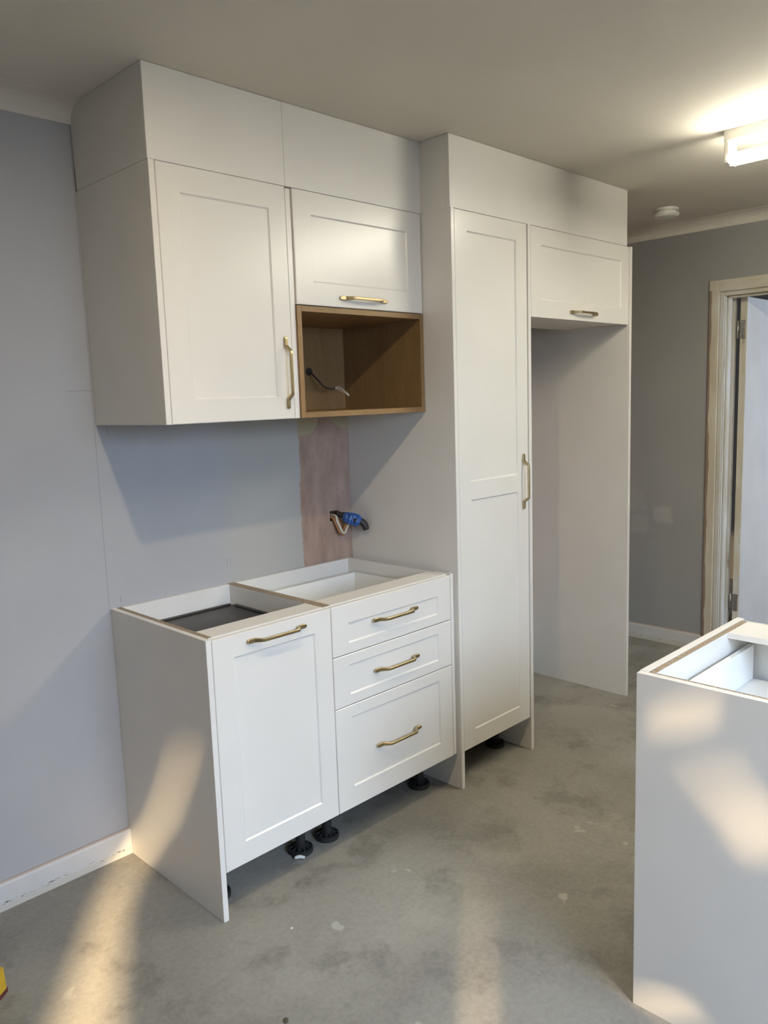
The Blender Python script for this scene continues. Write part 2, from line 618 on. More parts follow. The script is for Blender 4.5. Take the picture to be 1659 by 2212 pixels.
# ------------------------------------------------------------------ brass handle: one mesh, shared
def handle_mesh():
    # centre line (along, out), width, thickness
    st = [(-0.1140, 0.0034, 0.0060, 0.0050), (-0.1120, 0.0036, 0.0104, 0.0066), (-0.1075, 0.0038, 0.0140, 0.0076),
          (-0.0870, 0.0038, 0.0140, 0.0076), (-0.0830, 0.0052, 0.0124, 0.0100), (-0.0690, 0.0236, 0.0100, 0.0094),
          (-0.0660, 0.0264, 0.0098, 0.0088), (-0.0600, 0.0272, 0.0096, 0.0084)]
    st = st + [(-s, o, w, t) for s, o, w, t in reversed(st)]
    V, F = [], []
    n = 8
    for i, (s, o, w, t) in enumerate(st):
        a, b_ = st[max(i - 1, 0)], st[min(i + 1, len(st) - 1)]
        tv = Vector((b_[0] - a[0], b_[1] - a[1])).normalized()
        nv = Vector((-tv.y, tv.x))
        e = 0.0016
        ring = [(-w / 2, -t / 2 + e), (-w / 2 + e, -t / 2), (w / 2 - e, -t / 2), (w / 2, -t / 2 + e),
                (w / 2, t / 2 - e), (w / 2 - e, t / 2), (-w / 2 + e, t / 2), (-w / 2, t / 2 - e)]
        for dw, dt in ring:
            out = max(0.0, o + nv.y * dt)
            V.append((s + nv.x * dt, -out, dw))
    for i in range(len(st) - 1):
        for k in range(n):
            j = (k + 1) % n
            F.append((i * n + k, i * n + j, (i + 1) * n + j, (i + 1) * n + k))
    F.append(tuple(range(n))[::-1])
    F.append(tuple((len(st) - 1) * n + k for k in range(n)))
    me = bpy.data.meshes.new('handle')
    me.from_pydata(V, [], F)
    bm = bmesh.new()
    bm.from_mesh(me)
    bmesh.ops.recalc_face_normals(bm, faces=bm.faces)
    bm.to_mesh(me)
    bm.free()
    me.materials.append(M['brass'])
    return me


HANDLE = handle_mesh()


def handle(parent, x, yf, z, upright=False):
    o = link_obj('handle', HANDLE, (x, yf, z), parent, (0, math.pi / 2, 0) if upright else None)
    o['label'] = 'brushed brass bow handle'
    return o


# ------------------------------------------------------------------ cabinet leg: shared meshes
def leg_meshes():
    R, H = 0.042, 0.150
    pole = lathe_vf([(0.020, 0.024), (0.017, 0.030), (0.017, 0.105), (0.024, 0.108), (0.024, 0.128), (0.032, 0.132), (0.032, H)], (0, 0, 0), 18)
    disc = lathe_vf([(R, 0.0), (R + 0.001, 0.003), (R, 0.016), (R - 0.004, 0.018), (R - 0.006, 0.010), (0.022, 0.012), (0.021, 0.028), (0.015, 0.030)], (0, 0, 0), 32)
    ribs = []
    for k in range(10):
        a = 2 * math.pi * k / 10
        d, n = Vector((math.cos(a), math.sin(a), 0)), Vector((-math.sin(a), math.cos(a), 0))
        pts = []
        for r, zt in ((0.018, 0.027), (R - 0.004, 0.0175)):
            for s in (-0.0022, 0.0022):
                for zz in (0.008, zt):
                    pts.append(tuple(d * r + n * s + Vector((0, 0, zz))))
        ribs.append((pts, [(0, 1, 3, 2), (4, 6, 7, 5), (0, 4, 5, 1), (2, 3, 7, 6), (0, 2, 6, 4), (1, 5, 7, 3)]))
    out = []
    for nm, (v, f) in (('pole', pole), ('foot', join(disc, *ribs))):
        me = bpy.data.meshes.new(nm)
        me.from_pydata(v, [], f)
        bm = bmesh.new()
        bm.from_mesh(me)
        bmesh.ops.recalc_face_normals(bm, faces=bm.faces)
        bm.to_mesh(me)
        bm.free()
        me.materials.append(M['black'])
        out.append(me)
    return out


LEG_POLE, LEG_FOOT = leg_meshes()


def leg(parent, x, y):
    o = link_obj('leg', LEG_POLE, (x, y, 0), parent)
    o['label'] = 'black plastic adjustable leg'
    link_obj('foot', LEG_FOOT, (x, y, 0), o)
    return o


# ------------------------------------------------------------------ the room
def struct(o):
    o['kind'] = 'structure'
    return o


HX1 = 5.3                                     # hall beyond the door
struct(box('floor', XL, HX1, YR - 0.12, 0.12, -0.12, 0.0, M['concrete'], c=0))
struct(box('ceiling', XL, HX1, YR - 0.12, 0.12, ZC, ZC + 0.1, M['ceiling'], c=0))

# back wall with two small service holes cut into it
wv, wf = slab(XL, XW, 0.0, ZC, 0.0, 0.12, [(0.984, 1.030, 1.036, 1.078)], c=0.0, depth=0.09, slope=0.0)
wall_back = struct(link_mesh('wall_back', wv, wf, M['wall_back']))
struct(box('wall_left', XL - 0.12, XL, YR - 0.12, 0.12, 0, ZC, M['wall_plain'], c=0))

# right wall with the doorway
DY0, DY1, DZ = -1.46, -0.620, 2.056
WT = 0.11
parts = [box_vf(XW, XW + WT, DY1 - 0.004, 0.12, 0, ZC), box_vf(XW, XW + WT, YR - 0.12, DY0, 0, ZC), box_vf(XW, XW + WT, DY0, DY1 - 0.004, DZ + 0.02, ZC)]
struct(link_mesh('wall_right', *join(*parts), M['wall_right']))

# rear wall behind the camera, with its window
parts = [box_vf(XL, WX0, YR - 0.12, YR, 0, ZC), box_vf(WX0, WX1, YR - 0.12, YR, 0, WZ0), box_vf(WX0, WX1, YR - 0.12, YR, WZ1, ZC),
         box_vf(WX1, XW, YR - 0.12, YR, 0, ZC)]
struct(link_mesh('wall_rear', *join(*parts), M['wall_plain']))


def prism_xz(poly, y0, y1):
    n = len(poly)
    V = [(x, y, z) for y in (y0, y1) for x, z in poly]
    F = [tuple(range(n))[::-1], tuple(range(n, 2 * n))] + [(k, (k + 1) % n, n + (k + 1) % n, n + k) for k in range(n)]
    return V, F


win = struct(link_obj('window_1', None, ((WX0 + WX1) / 2, YR, WZ0)))
GAPS = ([(-2.27, 1.10), (-2.17, 1.45), (-2.045, 1.72), (-1.905, 1.93), (-1.785, 2.02), (-1.690, 2.12), (-1.632, 2.25), (-1.600, 2.36), (-1.590, 2.36), (-1.617, 2.24), (-1.670, 2.11), (-1.755, 2.00), (-1.825, 1.90), (-1.875, 1.68), (-1.91, 1.45), (-1.93, 1.10)],
        [(-1.13, 1.258), (-0.66, 1.522), (-0.658, 1.517), (-1.10, 1.230)],
        [(-0.492, 1.985), (-0.494, 1.90), (-0.484, 1.90), (-0.480, 1.985)],
        [(-0.470, 1.83), (-0.436, 1.70), (-0.398, 1.56), (-0.388, 1.56), (-0.405, 1.66), (-0.443, 1.76), (-0.462, 1.83)],
        [(-0.56, 1.258), (-0.50, 1.232), (-0.48, 1.16), (-0.488, 1.16), (-0.53, 1.236)])
YS = YR - 0.14                                            # plane of an added unseen sheet, gaps cut to shape the sun streaks
GAPS = [[(x + SUN_DIR.x / SUN_DIR.y * (YS - YR), z + SUN_DIR.z / SUN_DIR.y * (YS - YR)) for x, z in g] for g in GAPS]


def inside(poly, x, z):
    c_ = False
    for (x0, z0), (x1, z1) in zip(poly, poly[1:] + poly[:1]):
        if (z0 > z) != (z1 > z) and x < (x1 - x0) * (z - z0) / (z1 - z0) + x0:
            c_ = not c_
    return c_


cv, cf = [], []
cell = 0.0075
SX0, SX1, SZ0, SZ1 = WX0 - 0.15, WX1 + 0.1, WZ0 - 0.1, WZ1 + 0.2
nz_, nx_ = int((SZ1 - SZ0) / cell), int((SX1 - SX0) / cell)
for iz in range(nz_ + 1):
    z0 = SZ0 + iz * cell
    run = None
    for ix in range(nx_ + 2):
        x0 = SX0 + ix * cell
        open_ = ix > nx_ or any(inside(g, x0 + cell / 2, z0 + cell / 2) for g in GAPS)
        if not open_ and run is None:
            run = x0
        if open_ and run is not None:
            n = len(cv)
            cv += [(run, YS, z0), (x0, YS, z0), (x0, YS, z0 + cell), (run, YS, z0 + cell)]
            cf.append((n, n + 1, n + 2, n + 3))
            run = None
link_mesh('added_sun_mask', cv, cf, M['sun_mask'], win)  # added out of view, lets sun through only at the gaps
# hall beyond the doorway
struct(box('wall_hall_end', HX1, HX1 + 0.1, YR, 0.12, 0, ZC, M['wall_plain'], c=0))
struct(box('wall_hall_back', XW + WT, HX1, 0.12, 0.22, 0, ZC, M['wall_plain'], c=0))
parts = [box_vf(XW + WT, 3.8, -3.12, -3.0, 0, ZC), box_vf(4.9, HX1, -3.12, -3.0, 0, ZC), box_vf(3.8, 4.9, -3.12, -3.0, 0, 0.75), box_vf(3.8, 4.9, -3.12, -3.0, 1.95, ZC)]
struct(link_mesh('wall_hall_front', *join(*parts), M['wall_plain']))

# skirtings
def skirting_profile(h=0.092, t=0.014):
    return [(0, 0), (t, 0), (t, h - 0.010), (t - 0.002, h - 0.004), (t - 0.005, h), (0, h)]


v, f = prism_vf([(-p, q) for p, q in skirting_profile()], 'x', XL, -0.0005)
struct(link_mesh('baseboard_back', v, f, M['skirting']))
v, f = prism_vf([(XW - p, q) for p, q in skirting_profile()], 'y', -0.566, -0.0)
struct(link_mesh('baseboard_right', v, f, M['skirting']))

# coved cornices
def cove(h, w):
    pts = [(0, 0), (0.004, 0)]
    for k in range(7):
        a = math.pi / 2 * k / 6
        pts.append((0.006 + (w - 0.007) * (1 - math.cos(a)), 0.004 + (h - 0.006) * math.sin(a)))
    pts += [(w, h - 0.0015), (w, h), (0, h)]
    return pts


v, f = prism_vf([(-p, ZC - 0.055 + q) for p, q in cove(0.055, 0.085)], 'x', XL, -0.001)
struct(link_mesh('trim_1', v, f, M['cornice']))
v, f = prism_vf([(XW - p, ZC - 0.055 + q) for p, q in cove(0.055, 0.085)], 'y', YR, -0.0)
struct(link_mesh('trim_2', v, f, M['cornice']))

# door frame and door
door = struct(link_obj('door_1', None, (XW, (DY0 + DY1) / 2, 0)))
aw = 0.052
for nm, y0, y1, z0, z1 in (('architrave', DY1 - 0.004, DY1 + aw, 0, DZ + 0.062), ('architrave', DY0 - aw, DY0 + 0.004, 0, DZ + 0.062), ('architrave', DY0 + 0.004, DY1 - 0.004, DZ - 0.002, DZ + 0.062)):
    box(nm, XW - 0.018, XW, y0, y1, z0, z1, M['stripped_head' if z0 > 1 else 'stripped'], door, 0.003)
box('jamb', XW - 0.004, XW + WT + 0.01, DY1 - 0.028, DY1 - 0.004, 0, DZ, M['jamb'], door, 0.002)
box('jamb', XW - 0.004, XW + WT + 0.01, DY0, DY0 + 0.024, 0, DZ, M['stripped'], door, 0.002)
box('head_jamb', XW - 0.004, XW + WT + 0.01, DY0 + 0.024, DY1 - 0.028, DZ - 0.024, DZ, M['stripped_head'], door, 0.002)
box('door_stop', XW + 0.034, XW + 0.074, DY1 - 0.042, DY1 - 0.028, 0, DZ - 0.024, M['jamb'], door, 0.003)
box('bead', XW + 0.004, XW + 0.018, DY1 - 0.034, DY1 - 0.028, 0, DZ - 0.024, M['jamb'], door, 0.002)
box('rebate_strip', XW + WT - 0.024, XW + WT + 0.006, DY1 - 0.052, DY1 - 0.028, 0, DZ - 0.024, M['jamb'], door, 0.002)
box('door_stop', XW + 0.020, XW + 0.062, DY0 + 0.040, DY1 - 0.040, DZ - 0.036, DZ - 0.024, M['stripped_head'], door, 0.002)
# the leaf stands open at a right angle, away from the kitchen
LY1, LY0 = -0.694, -0.732
leaf = box('door_leaf', XW + WT - 0.002, XW + WT + 0.79, LY0, LY1, 0.012, DZ - 0.03, M['door_paint'], door, 0.002)
box('lipping', XW + WT - 0.006, XW + WT - 0.002, LY0 + 0.001, LY1 - 0.001, 0.012, DZ - 0.03, M['stripped'], leaf, 0.0008)
for hz in (1.800, 0.238):
    h = box('hinge', XW + WT - 0.0085, XW + WT - 0.006, LY0 + 0.008, LY1, hz, hz + 0.102, M['steel'], door, 0.0006)
    v, f = tube_vf([(XW + WT - 0.010, -0.684, hz + 0.001), (XW + WT - 0.010, -0.684, hz + 0.101)], 0.0075, 12)
    link_mesh('knuckle', v, f, M['steel'], h, True)
    for k in range(3):
        v, f = tube_vf([(XW + WT - 0.0085, -0.712 + 0.006 * (k % 2), hz + 0.02 + 0.031 * k), (XW + WT - 0.0105, -0.712 + 0.006 * (k % 2), hz + 0.02 + 0.031 * k)], 0.0045, 10)
        link_mesh('screw', v, f, M['steel'], h)

# ------------------------------------------------------------------ standing panels
def panel(label, x0, x1, y0, y1, z0, z1, name='end_panel'):
    t = thing(name, ((x0 + x1) / 2, (y0 + y1) / 2, z0), label, 'panel')
    box('board', x0, x1, y0 + 0.001, y1, z0, z1, M['melamine'], t, 0.0008)
    box('edge_band', x0 + 0.0003, x1 - 0.0003, y0, y0 + 0.001, z0 + 0.0003, z1 - 0.0003, M['white'], t, 0.0003)
    return t


# base end panel is notched over the skirting
panel('low white end panel closing the left side of the base cabinets, reaching the floor', 0.0, PT, YB - 0.001, -0.0005, 0.0, ZB)
panel('white end panel on the left side of the wall cabinets, above bare wall', 0.0, PT, YU - 0.001, -0.0005, ZU0, ZU1)
panel('tall white panel between the drawer cabinet and the pantry, floor to bulkhead', XT0, XT1 - 0.0005, YT - 0.004, -0.0005, 0.0, ZU1)
panel('tall white panel on the pantry\'s right side, beside the empty fridge space', XP0, XP1, YT - 0.002, -0.0005, 0.0, ZU1)
panel('tall white end panel at the far right of the empty fridge space', XF0, XF1, YT - 0.006, -0.0005, 0.0, ZU1)

# ------------------------------------------------------------------ base cabinets
CS = 0.016


def carcass(t, x0, x1, yf, yb, z0, z1, back=True, chip_top=(), bottom=True):
    """two sides, bottom and back of a cabinet, open on top"""
    for k, (a, b_) in enumerate(((x0, x0 + CS), (x1 - CS, x1))):
        s = box('side_panel', a, b_, yf, yb, z0, z1 - (0.0012 if k in chip_top else 0), M['melamine'], t, 0.0005)
        if k in chip_top:
            e = box('raw_edge', a + 0.0004, b_ - 0.0004, yf, yb, z1 - 0.0012, z1, M['chip'], s, 0.0)
            e['label'] = 'raw brown chipboard edge'
    if bottom:
        box('bottom_panel', x0 + CS, x1 - CS, yf, yb - CS, z0, z0 + CS, M['melamine'], t, 0.0005)
    if back:
        box('back_panel', x0 + CS, x1 - CS, yb - CS, yb, z0, z1, M['melamine'], t, 0.0005)


CF = YB + 0.021                                # carcass front
bx0, bx1, dx0, dx1 = PT + 0.0005, 0.4725, 0.473, 1.0715
FM = 0.073                                     # frame width of the routed doors

bin_cab = thing('base_cabinet', ((bx0 + bx1) / 2, -0.3, 0), 'white base cabinet with one tall door, open on top, left of the drawers', 'cabinet')
carcass(bin_cab, bx0, bx1, CF, -0.006, ZK + 0.002, ZB, chip_top=(0, 1))
box('top_rail', bx0 + CS, bx1 - CS, CF, CF + 0.088, ZB - CS, ZB - 0.001, M['melamine'], bin_cab, 0.0006)
d1 = shaker('door', bx0 + 0.002, bx1 - 0.0012, ZK, ZB - 0.004, YB, bin_cab, [(0.093, 0.402, 0.219, 0.799)])
handle(d1, 0.2515, YB, 0.834)
for lx, ly in ((0.062, -0.445), (0.400, -0.445), (0.062, -0.09), (0.400, -0.09)):
    leg(bin_cab, lx, ly)

drw = thing('drawer_cabinet', ((dx0 + dx1) / 2, -0.3, 0), 'white base cabinet with three drawers, open on top, beside the tall pantry panel', 'cabinet')
carcass(drw, dx0, dx1, CF, -0.006, ZK + 0.002, ZB, chip_top=(0,))
box('top_rail', dx0 + CS, dx1 - CS, CF, CF + 0.088, ZB - CS, ZB - 0.001, M['melamine'], drw, 0.0006)
xa, xb = dx0 + 0.001, dx1 - 0.001
for z0, z1, r0, r1, hz in ((0.6955, ZB - 0.004, 0.731, 0.8005, 0.7825), (0.5175, 0.6925, 0.5525, 0.6565, 0.604), (ZK, 0.5145, 0.224, 0.4735, 0.331)):
    df = shaker('drawer_front', xa, xb, z0, z1, YB, drw, [(0.546, 0.9985, r0, r1)])
    handle(df, 0.7715, YB, hz)
# top drawer box
bxl, bxr, byf, byb, bz0, bz1 = dx0 + CS + 0.013, dx1 - CS - 0.013, CF + 0.002, -0.072, 0.715, 0.822
db = box('drawer_box', bxl, bxr, byf, byb, bz0, bz0 + 0.014, M['drawer_white'], drw, 0.0006)
db['label'] = 'white drawer box'
box('box_back', bxl, bxr, byb - 0.016, byb, bz0 + 0.014, bz1, M['drawer_white'], db, 0.0008)
box('box_side', bxl, bxl + 0.013, byf, byb - 0.016, bz0 + 0.014, bz1, M['drawer_white'], db, 0.0008)
box('box_side', bxr - 0.013, bxr, byf, byb - 0.016, bz0 + 0.014, bz1, M['drawer_white'], db, 0.0008)
for lx, ly in ((0.520, -0.445), (1.015, -0.437), (0.520, -0.09), (1.015, -0.09)):
    leg(drw, lx, ly)

# filler between drawers and tall panel
fl = thing('filler_strip', (1.087, YB, ZK), 'narrow white filler strip between the drawer fronts and the tall panel', 'panel')
box('front_strip', 1.0745, 1.0905, YB + 0.002, YB + 0.018, ZK + 0.001, ZB, M['white'], fl, 0.001)
box('return_strip', 1.0905, XT0 - 0.0005, YB + 0.020, YB + 0.036, ZK + 0.004, ZB - 0.001, M['melamine'], fl, 0.001)
box('fixing_block', 1.0745, 1.0905, YB + 0.018, YB + 0.090, ZK + 0.004, ZB - 0.001, M['melamine'], fl, 0.001)

# dark grey bin inside the left cabinet
bn = thing('waste_bin', (0.25, -0.3, 0.30), 'dark grey lidded bin inside the open left base cabinet', 'bin')
bl, br, bf, bb = 0.040, 0.4545, -0.53, -0.036
v, f = prism_vf([(bf + 0.03, 0.32), (bb - 0.03, 0.32), (bb - 0.004, 0.790), (bf + 0.004, 0.790)], 'x', bl + 0.01, br - 0.01)
link_mesh('bin_body', v, f, M['bin_grey'], bn)
lid = box('lid', bl, br, bf, bb, 0.790, 0.797, M['bin_grey'], bn, 0.002)
for a in ((bl, bl + 0.012, bf, bb), (br - 0.012, br, bf, bb - 0.03), (bl + 0.012, br - 0.012, bb - 0.012, bb)):
    box('lid_rim', *a, 0.797, 0.804, M['bin_grey'], lid, 0.002)

# ------------------------------------------------------------------ wall cabinets
UF = YU + 0.020
wcab = thing('wall_cabinet', (0.25, -0.22, ZU0), 'white wall cabinet with one tall door and upright brass handle, under the bulkhead', 'cabinet')
ux0, ux1 = PT + 0.0005, 0.4705
carcass(wcab, ux0, ux1, UF, -0.001, ZU0 + 0.001, ZU1 - 0.001)
box('top_panel', ux0 + CS, ux1 - CS, UF, -0.001 - CS, ZU1 - 0.001 - CS, ZU1 - 0.001, M['melamine'], wcab, 0.0005)
ud = shaker('door', 0.0205, 0.4690, ZU0, ZU1 - 0.0006, YU, wcab, [(0.0925, 0.4040, 1.5495, 2.1275)])
handle(ud, 0.4415, YU, 1.626, True)
ff = thing('filler_strip', (0.483, YU, ZU0), 'narrow upright white filler between the wall cabinet door and the oak niche', 'panel')
box('front_strip', 0.4745, 0.4945, YU + 0.006, YU + 0.024, ZU0, ZU1 - 0.003, M['white'], ff, 0.001)
box('fixing_block', 0.4745, 0.4905, YU + 0.024, -0.001, ZU0 + 0.001, ZU1 - 0.003, M['melamine'], ff, 0.001)

lcab = thing('lift_up_cabinet', (0.80, -0.22, ZM), 'short white wall cabinet with wide door above the oak niche', 'cabinet')
rx0, rx1 = 0.4955, 1.0995
carcass(lcab, rx0, rx1, UF, -0.001, ZM + 0.001, ZU1 - 0.001)
box('top_panel', rx0 + CS, rx1 - CS, UF, -0.001 - CS, ZU1 - 0.001 - CS, ZU1 - 0.001, M['melamine'], lcab, 0.0005)
ld = shaker('door', 0.4975, 1.0985, ZM + 0.001, ZU1 - 0.0006, YU, lcab, [(0.5715, 1.0240, 1.918, 2.130)])
handle(ld, 0.7955, YU, 1.875)

nic = thing('oak_niche', (0.80, -0.22, ZU0), 'open oak microwave niche under the short wall cabinet', 'cabinet')
OT = 0.0185
box('side_panel', 0.4957, 0.4957 + OT, YU - 0.001, -0.002, ZU0, ZM - 0.002, M['oak_z'], nic, 0.0006)
box('side_panel', 1.0997 - OT, 1.0997, YU - 0.001, -0.002, ZU0, ZM - 0.002, M['oak_z'], nic, 0.0006)
box('top_panel', 0.4957 + OT, 1.0997 - OT, YU - 0.001, -0.002, ZM - 0.002 - OT, ZM - 0.002, M['oak_x'], nic, 0.0006)
box('bottom_panel', 0.4957 + OT, 1.0997 - OT, YU - 0.001, -0.002, ZU0, ZU0 + OT, M['oak_x'], nic, 0.0006)

box('back_panel', 0.4957 + OT, 1.0997 - OT, -0.018, -0.003, ZU0 + OT, ZM - 0.002 - OT, M['oak_z'], nic, 0.0004)

# ------------------------------------------------------------------ pantry and fridge cabinet
TF = YT + 0.020
pan = thing('pantry_cabinet', (1.35, -0.3, 0), 'tall white pantry cabinet with one long two-panel door', 'cabinet')
px0, px1 = XT1, XP0 - 0.0005
carcass(pan, px0, px1, TF, -0.006, ZK + 0.002, ZU1 - 0.001)
box('top_panel', px0 + CS, px1 - CS, TF, -0.006 - CS, ZU1 - 0.001 - CS, ZU1 - 0.001, M['melamine'], pan, 0.0005)
pd = shaker('door', 1.1255, 1.5730, ZK - 0.001, ZU1 - 0.0006, YT, pan, [(1.1965, 1.4995, 1.2095, 2.1315), (1.1965, 1.4995, 0.219, 1.1395)])
handle(pd, 1.5365, YT, 1.1785, True)
for lx, ly in ((1.20, -0.44), (1.515, -0.435), (1.20, -0.09), (1.515, -0.09)):
    leg(pan, lx, ly)

frc = thing('over_fridge_cabinet', (2.0, -0.4, ZM), 'short wide white cabinet hung above the empty fridge space', 'cabinet')
fx0, fx1 = XP1 + 0.0005, XF0 - 0.0005
carcass(frc, fx0, fx1, TF, -0.236, ZM + 0.004, ZU1 - 0.001)
box('top_panel', fx0 + CS, fx1 - CS, TF, -0.236 - CS, ZU1 - 0.001 - CS, ZU1 - 0.001, M['melamine'], frc, 0.0005)
fd = shaker('door', 1.6010, 2.4010, ZM, ZU1 - 0.0006, YT, frc, [(1.6765, 2.3330, 1.915, 2.132)])
handle(fd, 2.003, YT, 1.8775)

# ------------------------------------------------------------------ bulkheads up to the ceiling
bk = thing('bulkhead', (0.55, -0.22, ZU1), 'white boxed bulkhead above the wall cabinets, two boards with a joint', 'bulkhead')
BZ0, BZ1 = ZU1 + 0.0002, ZC - 0.0008
side = [(YU + 0.0157, BZ0), (-0.012, BZ0), (-0.002, ZC - 0.05), (-0.001, BZ1), (YU + 0.0157, BZ1)]
v, f = prism_vf(side, 'x', -0.0015, 0.0145)
link_mesh('side_panel', v, f, M['melamine'], bk)
box('front_panel', -0.0015, 0.4710, YU - 0.0005, YU + 0.0155, BZ0, BZ1, M['melamine'], bk, 0.0008)
box('front_panel', 0.4717, XT0 - 0.0005, YU - 0.0005, YU + 0.0155, BZ0, BZ1, M['melamine'], bk, 0.0008)
box('packer', 0.0147, XT0 - 0.02, -0.05, -0.001, BZ0, BZ0 + 0.05, M['melamine'], bk, 0.0008)

tb = thing('bulkhead', (1.75, -0.3, ZU1), 'white boxed bulkhead above the pantry and the fridge space', 'bulkhead')
box('side_panel', XT0 - 0.0003, XT0 + 0.0157, YT + 0.0157, -0.001, BZ0, BZ1, M['melamine'], tb, 0.0008)
box('front_panel', XT0 - 0.0003, 2.3835, YT - 0.0005, YT + 0.0155, BZ0, BZ1, M['melamine'], tb, 0.0008)
box('side_panel', 2.3675, 2.3835, YT + 0.016, -0.001, BZ0, BZ1, M['melamine'], tb, 0.0008)

# ------------------------------------------------------------------ island in the foreground
IX, IY, IE = 0.5235, -1.6150, -2.56
isl = thing('island_cabinet', (0.82, (IY + IE) / 2, 0), 'white island base cabinet in the right foreground, open on top with no worktop', 'cabinet')
box('back_panel', IX, IX + 0.018, IE, IY - 0.0005, 0.0, ZB, M['melamine'], isl, 0.0008)
box('end_panel', IX + 0.0182, 1.128, IY - 0.020, IY, 0.0, ZB + 0.0015, M['melamine'], isl, 0.0008)
box('end_panel', IX + 0.0182, 1.128, IE, IE + 0.018, 0.0, ZB, M['melamine'], isl, 0.0008)
ix0, ix1 = IX + 0.0185, 1.106
for ya, yb_ in ((IY - 0.0365, IY - 0.0205), (IE + 0.0185, IE + 0.0345)):
    s = box('side_panel', ix0, ix1, ya, yb_, 0.152, ZB - 0.0012, M['melamine'], isl, 0.0005)
    e = box('raw_edge', ix0, ix1, ya + 0.0004, yb_ - 0.0004, ZB - 0.0012, ZB, M['chip'], s, 0.0)
    e['label'] = 'raw brown chipboard edge'
cb = box('carcass_back', ix0, ix0 + 0.008, IE + 0.035, IY - 0.037, 0.152, ZB - 0.0016, M['melamine'], isl, 0.0004)
e = box('raw_edge', ix0 + 0.0003, ix0 + 0.0077, IE + 0.035, IY - 0.037, ZB - 0.0016, ZB - 0.0004, M['chip'], cb, 0.0)
e['label'] = 'raw brown chipboard edge'
box('top_rail', 0.968, ix1, IE + 0.035, IY - 0.037, ZB - 0.016, ZB - 0.0005, M['melamine'], isl, 0.0006)
box('bottom_panel', ix0 + 0.008, ix1, IE + 0.035, IY - 0.037, 0.152, 0.168, M['melamine'], isl, 0.0005)
jx0, jx1, jy0, jy1, jz0, jz1 = 0.570, 1.085, IE + 0.048, IY - 0.050, 0.700, 0.812
jb = box('drawer_box', jx0, jx1, jy0, jy1, jz0, jz0 + 0.014, M['drawer_white'], isl, 0.0006)
jb['label'] = 'white drawer box'
box('box_side', jx0, jx1, jy1 - 0.015, jy1, jz0 + 0.014, jz1, M['drawer_white'], jb, 0.0008)
box('box_side', jx0, jx1, jy0, jy0 + 0.015, jz0 + 0.014, jz1, M['drawer_white'], jb, 0.0008)
box('box_back', jx0, jx0 + 0.015, jy0 + 0.015, jy1 - 0.015, jz0 + 0.014, jz1, M['drawer_white'], jb, 0.0008)
for z0, z1 in ((0.6955, ZB - 0.004), (0.5175, 0.6925), (ZK, 0.5145)):
    box('drawer_front', 1.1085, 1.1265, IE + 0.020, IY - 0.022, z0, z1, M['white'], isl, 0.0015)

# ------------------------------------------------------------------ ceiling fittings
TX, TY0, TY1 = 1.900, -1.235, -2.48
lt = thing('fluorescent_light', (TX, (TY0 + TY1) / 2, ZC), 'lit twin-tube fluorescent batten on the ceiling at the right edge', 'light')
prof = [(-0.030, 0), (-0.030, -0.036), (-0.022, -0.046), (0.022, -0.046), (0.030, -0.036), (0.030, 0)]
v, f = prism_vf([(TX + p, ZC - 0.0005 + q) for p, q in prof], 'y', TY1, TY0)
link_mesh('batten_body', v, f, M['plastic_white'], lt)
for tx in (TX - 0.024, TX + 0.024):
    v, f = tube_vf([(tx, TY1 + 0.022, ZC - 0.100), (tx, TY0 - 0.022, ZC - 0.100)], 0.0165, 16)
    link_mesh('tube', v, f, M['tube'], lt, True)
    for a, b_ in ((TY1 + 0.004, TY1 + 0.022), (TY0 - 0.022, TY0 - 0.004)):
        box('lamp_holder', tx - 0.013, tx + 0.013, a, b_, ZC - 0.118, ZC - 0.044, M['plastic_white'], lt, 0.003)

sm = thing('smoke_detector', (2.905, -0.520, ZC), 'round white smoke detector on the ceiling near the cornice', 'smoke detector')
v, f = lathe_vf([(0.060, 0.0), (0.060, -0.010), (0.056, -0.013)], (2.905, -0.520, ZC - 0.0005), 32)
link_mesh('mount_ring', v, f, M['plastic_white'], sm)
v, f = lathe_vf([(0.050, -0.0135), (0.050, -0.020), (0.064, -0.024), (0.064, -0.034), (0.055, -0.042), (0.020, -0.045)], (2.905, -0.520, ZC - 0.0005), 32)
link_mesh('cover', v, f, M['plastic_white'], sm)

DLX, DLY = -0.29, -1.49
bp = thing('downlight', (DLX, DLY, ZC), 'small round lit downlight in the ceiling in front of the wall cabinets', 'light')
v, f = lathe_vf([(0.052, 0.0), (0.052, -0.003), (0.046, -0.006), (0.036, -0.006), (0.034, -0.002)], (DLX, DLY, ZC - 0.0002), 28)
link_mesh('trim_ring', v, f, M['plastic_white'], bp)
v, f = lathe_vf([(0.033, -0.0065), (0.033, -0.0075)], (DLX, DLY, ZC), 20)
link_mesh('lens', v, f, M['bulb'], bp)

